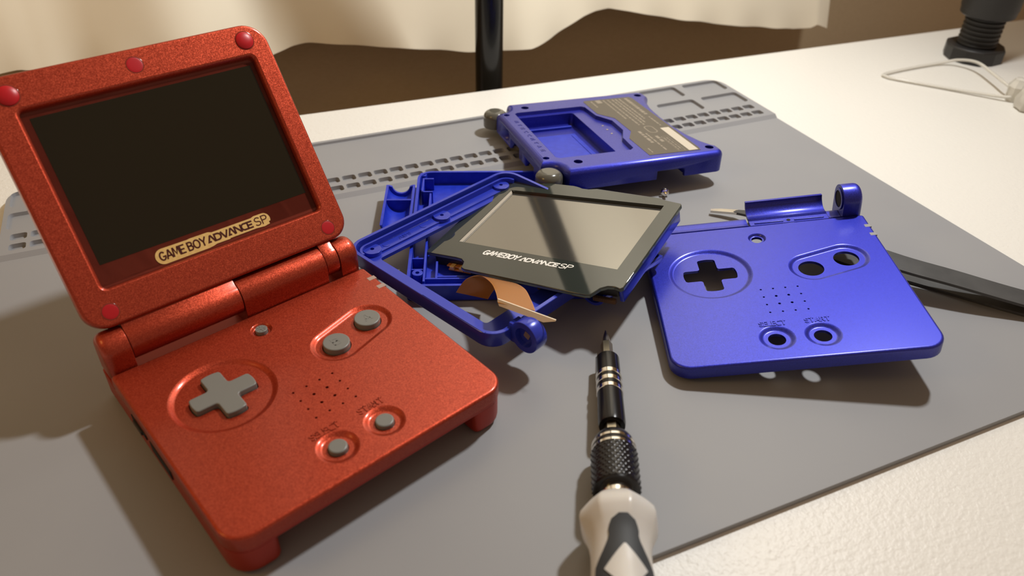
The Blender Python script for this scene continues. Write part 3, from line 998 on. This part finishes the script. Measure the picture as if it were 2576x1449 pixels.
mb = MB()
box(mb, 26.5, -30.4, -7.0, 34.6, -28.9, -5.4, b=.3)
mb.build('foam_strip', FOAM, ld)
mb = MB()
box(mb, -31, -30.2, -4.2, -21, -28.5, -3.6, b=.15)
box(mb, -30, -30.8, -5.2, -20.5, -28.6, -4.6, b=.15)
fx = mb.build('flex_tail', FLEX, ld)
mb = MB()
for x in (-29.2, -25.2): box(mb, x, -31.0, -4.7, x + 1.8, -28.8, -3.3, b=.1)
mb.build('gold_contact', GOLD, fx)

# flex ribbon, an arch of amber film with a stiffened end
inv = (Matrix.Translation(Vector((150.376, -35.448, 14.78))) @ RLc.to_4x4()).inverted()
front = smoothpath([(110.1, -42.9, 5.0), (111.4, -45.8, 11), (112.9, -50.7, 15), (112.2, -58, 17), (108.8, -64.9, 18), (105.2, -70.6, 19)], 8)
back = smoothpath([(104.3, -33.0, 5.0), (106.3, -35.9, 11), (107.7, -41.5, 15), (106.6, -48.3, 16.5), (103.4, -54.6, 17.6), (99.6, -60.0, 18.6)], 8)
def sheet(mb, A, B, th, mi=0, n=1):
    A = [Vector(p) for p in A]; B = [Vector(p) for p in B]; N = len(A); up = []
    for i in range(N):
        t = (A[min(i + 1, N - 1)] - A[max(i - 1, 0)]).normalized()
        up.append(t.cross(B[i] - A[i]).normalized())
    for sgn in (0, 1):
        vs_ = []
        for i in range(N):
            for k in range(n + 1): vs_.append(A[i].lerp(B[i], k / n) + up[i] * th * sgn)
        mb.add(vs_, [(i * (n + 1) + k, i * (n + 1) + k + 1, (i + 1) * (n + 1) + k + 1, (i + 1) * (n + 1) + k) for i in range(N - 1) for k in range(n)], True, mi)
    for E_ in (A, B):
        vs_ = list(E_) + [p + u * th for p, u in zip(E_, up)]
        mb.add(vs_, [(i, i + 1, N + i + 1, N + i) for i in range(N - 1)], False, mi)
mb = MB()
sheet(mb, front, back, .14, 0, 4)
rb = mb.build('ribbon_cable', FLEX, ld, T=inv)
mb = MB()
for k in range(1, 30):                                   # copper traces along the film
    t = k / 30
    a = [p.lerp(q_, t - .006) for p, q_ in zip(front, back)]; b = [p.lerp(q_, t + .006) for p, q_ in zip(front, back)]
    N = len(a); up = [((a[min(i + 1, N - 1)] - a[max(i - 1, 0)]).normalized()).cross(back[i] - front[i]).normalized() for i in range(N)]
    for sgn in (-.03, .17):
        vs_ = [p + u * sgn for p, u in zip(a, up)] + [p + u * sgn for p, u in zip(b, up)]
        mb.add(vs_, [(i, i + 1, N + i + 1, N + i) for i in range(N - 1)], True)
mb.build('copper_trace_print', FLEX_D, rb, T=inv)
mb = MB()
P0, P1 = Vector((100.6, -59.0, 19.2)), Vector((106.9, -77.9, 19.2))
e = (P1 - P0).normalized(); nn = Vector((0, 0, 1)).cross(e).normalized()
dn = Vector((-.55, -.25, -.8)).normalized()
q4 = [P0, P0 + dn * .6, P0 + e * 1.0 + dn * 1.9, P1 - e * 3.6 + dn * 1.9, P1 + dn * .4, P1]
th_ = nn * -.35
vs_ = q4 + [p + th_ for p in q4]
mb.add(vs_, [tuple(range(6)), tuple(range(11, 5, -1))] + [(i, (i + 1) % 6, 6 + (i + 1) % 6, 6 + i) for i in range(6)])
mb.build('stiffener_strip', STIFF, ld, T=inv)

# ------------------------------------------------------------------ screwdriver
AX = Vector((-0.70904568, -0.70086403, 0.07774215)).normalized()
UPV = (Vector((0, 0, 1)) - AX * AX.z).normalized()
SIDE = AX.cross(UPV)                                     # right handed: SIDE, UP?, AX
Rd = Matrix((( SIDE.x, UPV.x, AX.x), (SIDE.y, UPV.y, AX.y), (SIDE.z, UPV.z, AX.z)))
if Rd.determinant() < 0: SIDE = -SIDE; Rd = Matrix(((SIDE.x, UPV.x, AX.x), (SIDE.y, UPV.y, AX.y), (SIDE.z, UPV.z, AX.z)))
sd = thing('screwdriver', 'precision screwdriver with white handle and black knurled collar, lying on the mat', 'screwdriver', (129.637, -78.513, 3.3), Rd)
mb = MB()
lathe(mb, [(0, .12), (1.2, .45), (3.2, .85), (5.2, 1.15), (6.8, 1.2), (7.4, 1.3)], 24)
hexf = lambda z, t, r: r * math.cos(PI / 6) / math.cos((t % (PI / 3)) - PI / 6)
def hexshaft(mb, z0, z1, r, M=None):
    lp = [(r * math.cos(PI / 3 * k + .2), r * math.sin(PI / 3 * k + .2)) for k in range(6)]
    slab(mb, lp, z1, z0, .15, .4, M, n=2, seg_smooth=False)
hexshaft(mb, 7.3, 17, 1.85)
mb.build('bit', STEEL_W, sd)
mb = MB()
lathe(mb, [(15.6, 3.2), (15.8, 3.55), (44.6, 3.82), (45.9, 3.6), (46.0, 2.4), (43, 2.3)], 48)
cl = mb.build('bit_holder', BLACKM, sd)
for z in (24.2, 27.6, 31.1):
    mb = MB()
    lathe(mb, [(z - .2, 3.6), (z - .1, 3.88), (z + 1.35, 3.9), (z + 1.45, 3.6)], 48)
    mb.build('silver_band', CHROME, cl)
mb = MB()
hexshaft(mb, 43.5, 51, 2.3)
mb.build('hex_shank', STEEL_W, sd)
mb = MB()
lathe(mb, [(50.6, 2.0), (50.6, 3.9), (51.2, 4.7), (52.4, 5.35), (53.4, 5.6), (57, 5.95)], 56)
kn = lambda z, t, r: r + .16 * max(0, math.sin(t * 26 + z * 3.1)) * max(0, math.sin(-t * 26 + z * 3.1) + .3)
prof = [(57.3 + 12.1 * k / 66, 6.05) for k in range(67)]
lathe(mb, prof, 192, fn=kn, caps_=False)
lathe(mb, [(69.4, 6.05), (70.0, 5.9), (70.3, 5.2), (70.3, 4)], 56)
ck = mb.build('knurled_collar', BLACKM, sd)
for z in (53.9, 56.2):
    mb = MB()
    lathe(mb, [(z, 5.6), (z + .1, 5.84 + (z - 53) * .05), (z + .95, 5.9 + (z - 53) * .05), (z + 1.05, 5.6)], 56)
    mb.build('silver_band', CHROME, ck)
mb = MB()
lathe(mb, [(69, 4.4), (72.4, 4.5), (72.8, 4.9), (75.4, 4.9)], 48)
mb.build('ferrule', CHROME, sd)
def octf(z, t, r):
    k = max(0, 1 - abs(z - 79) / 7)
    o_ = math.cos(PI / 8) / math.cos(((t + .2) % (PI / 4)) - PI / 8) * 1.06
    return r * (1 + (o_ - 1) * k)
mb = MB()
hprof = [(74.4, 4.2), (74.4, 6.0), (74.9, 6.7), (76.4, 7.9), (78.3, 8.9), (79.8, 9.2), (81.4, 9.05), (83.8, 8.2), (86.2, 7.35), (89, 6.9), (92, 6.85), (96, 7.0), (103, 7.6), (112, 8.2), (126, 8.6), (140, 8.3), (150, 7.6), (154, 6.2), (155.5, 3), (155.6, .01)]
lathe(mb, hprof, 96, fn=octf)
hd = mb.build('handle', HANDLE, sd)
def hr(z):
    for (z0, r0), (z1, r1) in zip(hprof, hprof[1:]):
        if z0 <= z <= z1 and z1 > z0: return r0 + (r1 - r0) * (z - z0) / (z1 - z0)
    return 7
def patch(mb, z0, z1, half, lift_, n=14, m=10, hole=None):
    rings = []
    for i in range(n + 1):
        z = z0 + (z1 - z0) * i / n; h = half(z)
        rings.append([Vector(((octf(z, PI / 2 - h + 2 * h * k / m, hr(z)) + lift_) * math.cos(PI / 2 - h + 2 * h * k / m),
                              (octf(z, PI / 2 - h + 2 * h * k / m, hr(z)) + lift_) * math.sin(PI / 2 - h + 2 * h * k / m), z)) for k in range(m + 1)])
    low = [[p * 1 for p in r] for r in rings]
    vs_ = [p for r in rings for p in r]
    mb.add(vs_, [(i * (m + 1) + k, i * (m + 1) + k + 1, (i + 1) * (m + 1) + k + 1, (i + 1) * (m + 1) + k) for i in range(n) for k in range(m)], True)
    # skirt down into the handle
    edge = [r[0] for r in rings] + [rings[-1][k] for k in range(1, m)] + [r[-1] for r in rings[::-1]] + [rings[0][k] for k in range(m - 1, 0, -1)]
    low = [Vector((p.x * (1 - 1.0 / hr(p.z)), p.y * (1 - 1.0 / hr(p.z)), p.z)) for p in edge]
    loft(mb, edge, low, True)
mb = MB()
patch(mb, 83.9, 120, lambda z: .12 + .36 * math.sqrt(min(1, max(0, (z - 83.9) / 3.2))) + .55 * max(0, min(1, (z - 89) / 7)) ** 1.2, .32, 30)
gp_ = mb.build('rubber_grip', GRIP, hd)
mb = MB()
patch(mb, 91.6, 104, lambda z: .03 + .62 * (1 - abs(z - 97.8) / 6.25), .55, 20)
dm = mb.build('diamond_inlay', HANDLE, gp_)

# ------------------------------------------------------------------ tweezers
tw = thing('tweezers', 'black metal tweezers lying on the mat, running under the blue front housing half', 'tweezers', (240, -115, 0))
Tt = Matrix.Translation((-240, 115, 0))
def arm(mb, C_, W_, th, mi=0):
    # centre line points with half widths; the strip lies flat
    C_ = [Vector(c) for c in C_]; n = len(C_); T_, B_ = [], []
    for i in range(n):
        d = (C_[min(i + 1, n - 1)] - C_[max(i - 1, 0)]); s_ = Vector((-d.y, d.x, 0)).normalized()
        T_.append((C_[i] + s_ * W_[i], C_[i] - s_ * W_[i])); 
    rings = []
    for a, b in T_:
        rings.append([a, b, b - Vector((0, 0, th)), a - Vector((0, 0, th))])
    for r0, r1 in zip(rings, rings[1:]): loft(mb, r0, r1, False)
    mb.add(rings[0], [(0, 1, 2, 3)]); mb.add(rings[-1], [(0, 1, 2, 3)])
up_c = smoothpath([(225.6, -59.9, 3.2), (226.6, -70, 5.6), (227.8, -90, 9.0), (230.6, -121.4, 9.6), (239.5, -142, 8.2), (251.0, -161.5, 5.2), (262, -180, 3.4), (272, -196, 2.6)], 6)
nU = len(up_c)
lo_c = smoothpath([(227.6, -78, .95), (229.0, -88, 1.0), (233.0, -106, 1.1), (240.6, -126.2, 1.2), (252.0, -161.8, 1.3), (262, -180, 1.3), (272, -196, 1.4)], 6)
nL = len(lo_c)
def wid(i, n): 
    t = i / (n - 1); return 1.0 + 4.1 * min(1, t / .42) if t < .42 else 5.1 - .7 * (t - .42)
mb = MB(); arm(mb, up_c, [wid(i, nU) for i in range(nU)], 1.0)
mb.build('upper_arm', TWZ, tw, T=Tt)
mb = MB(); arm(mb, lo_c, [wid(i, nL) for i in range(nL)], .9)
mb.build('lower_arm', TWZ, tw, T=Tt)
mb = MB(); arm(mb, [(220.6, -52.6, 2.2), (223.0, -56.2, 2.7), (225.6, -60.9, 3.4), (226.4, -67, 4.9)], [.8, 1.15, 1.35, 1.5], 1.0)
mb.build('bare_tip', STEEL, tw, T=Tt)

# small loose screw by the back housing
sc_ = thing('small_screw', 'tiny silver screw on the mat behind the display corner', 'screw', (218.2, -30.5, 1.75), Matrix.Rotation(math.radians(78), 3, Vector((.8, -.6, 0))))
mb = MB()
lathe(mb, [(0, 0), (0, 1.7), (.8, 1.8), (1.3, 1.5), (1.6, 0.001)], 24)
mb.build('head', CHROME, sc_)
mb = MB()
lathe(mb, [(1.2, .7), (2.8, .7), (3.3, .25)], 16, fn=lambda z, t, r: r + .1 * math.sin(t + z * 14))
mb.build('thread', CHROME, sc_)

# ------------------------------------------------------------------ clamp stand
CC = Vector((503, -40, 0))
cs = thing('clamp_stand', 'matt black threaded clamp post standing on the desk at the right', 'clamp', CC + Vector((0, 0, ZD)))
mb = MB()
slab(mb, [((16.3 + (.7 if k % 2 else 0)) * math.cos(2 * PI * k / 12 + .1), (16.3 + (.7 if k % 2 else 0)) * math.sin(2 * PI * k / 12 + .1)) for k in range(12)], 8.5, 0, 1.2, .5, n=3, seg_smooth=False)
mb.build('foot', CLAMPM, cs)
mb = MB()
pr = [(6, 10.4)]
for k in range(7):
    z = 8.4 + k * 2.7; pr += [(z, 10.2), (z + .7, 11.2), (z + 1.6, 11.2), (z + 2.3, 10.2)]
lathe(mb, pr + [(30, 10.2)], 48)
mb.build('threaded_rod', CLAMPM, cs)
mb = MB()
lathe(mb, [(26, 9), (26, 14.2), (26.8, 15.2), (30, 15.5), (31, 15.9), (400, 15.9)], 56)
mb.build('post', CLAMPM, cs)

# ------------------------------------------------------------------ clear loop with clasp
cl_ = thing('clear_strap', 'clear plastic loop with a clasp lying on the white desk near the black clamp', 'strap', (450, -78, ZD))
Tc = Matrix.Translation((-450, 78, -ZD))
mb = MB()
path = [(448.5, -84, 2), (446.5, -80, .2), (437, -52, -.9), (428.5, -28.5, -1.0), (427.8, -23.2, -1.0), (431.0, -20.4, -1.0), (452, -25.5, -1.0), (474, -33.5, -.6), (480, -41, 2), (478, -52, 4.0), (466, -66, 4), (458, -74, 4.2), (452, -81, 4)]
tube(mb, smoothpath(path, 7), 1.0, 12, flat=.8)
mb.build('loop', CLEAR, cl_, T=Tc)
mb = MB()
lathe(mb, [(0, 8.5), (1, 9.6), (6, 9.8), (12, 8.6), (16, 5), (17, .01)], 9, Matrix.Translation((447, -96, ZD + .1)), fn=lambda z, t, r: r * (1 + .12 * math.sin(3 * t + z * .4)))
lathe(mb, [(0, 4.5), (8, 5.4), (12, 3.0), (12.6, .01)], 8, Matrix.Translation((452, -84, ZD + .1)))
mb.build('clasp', CLEAR, cl_, T=Tc)
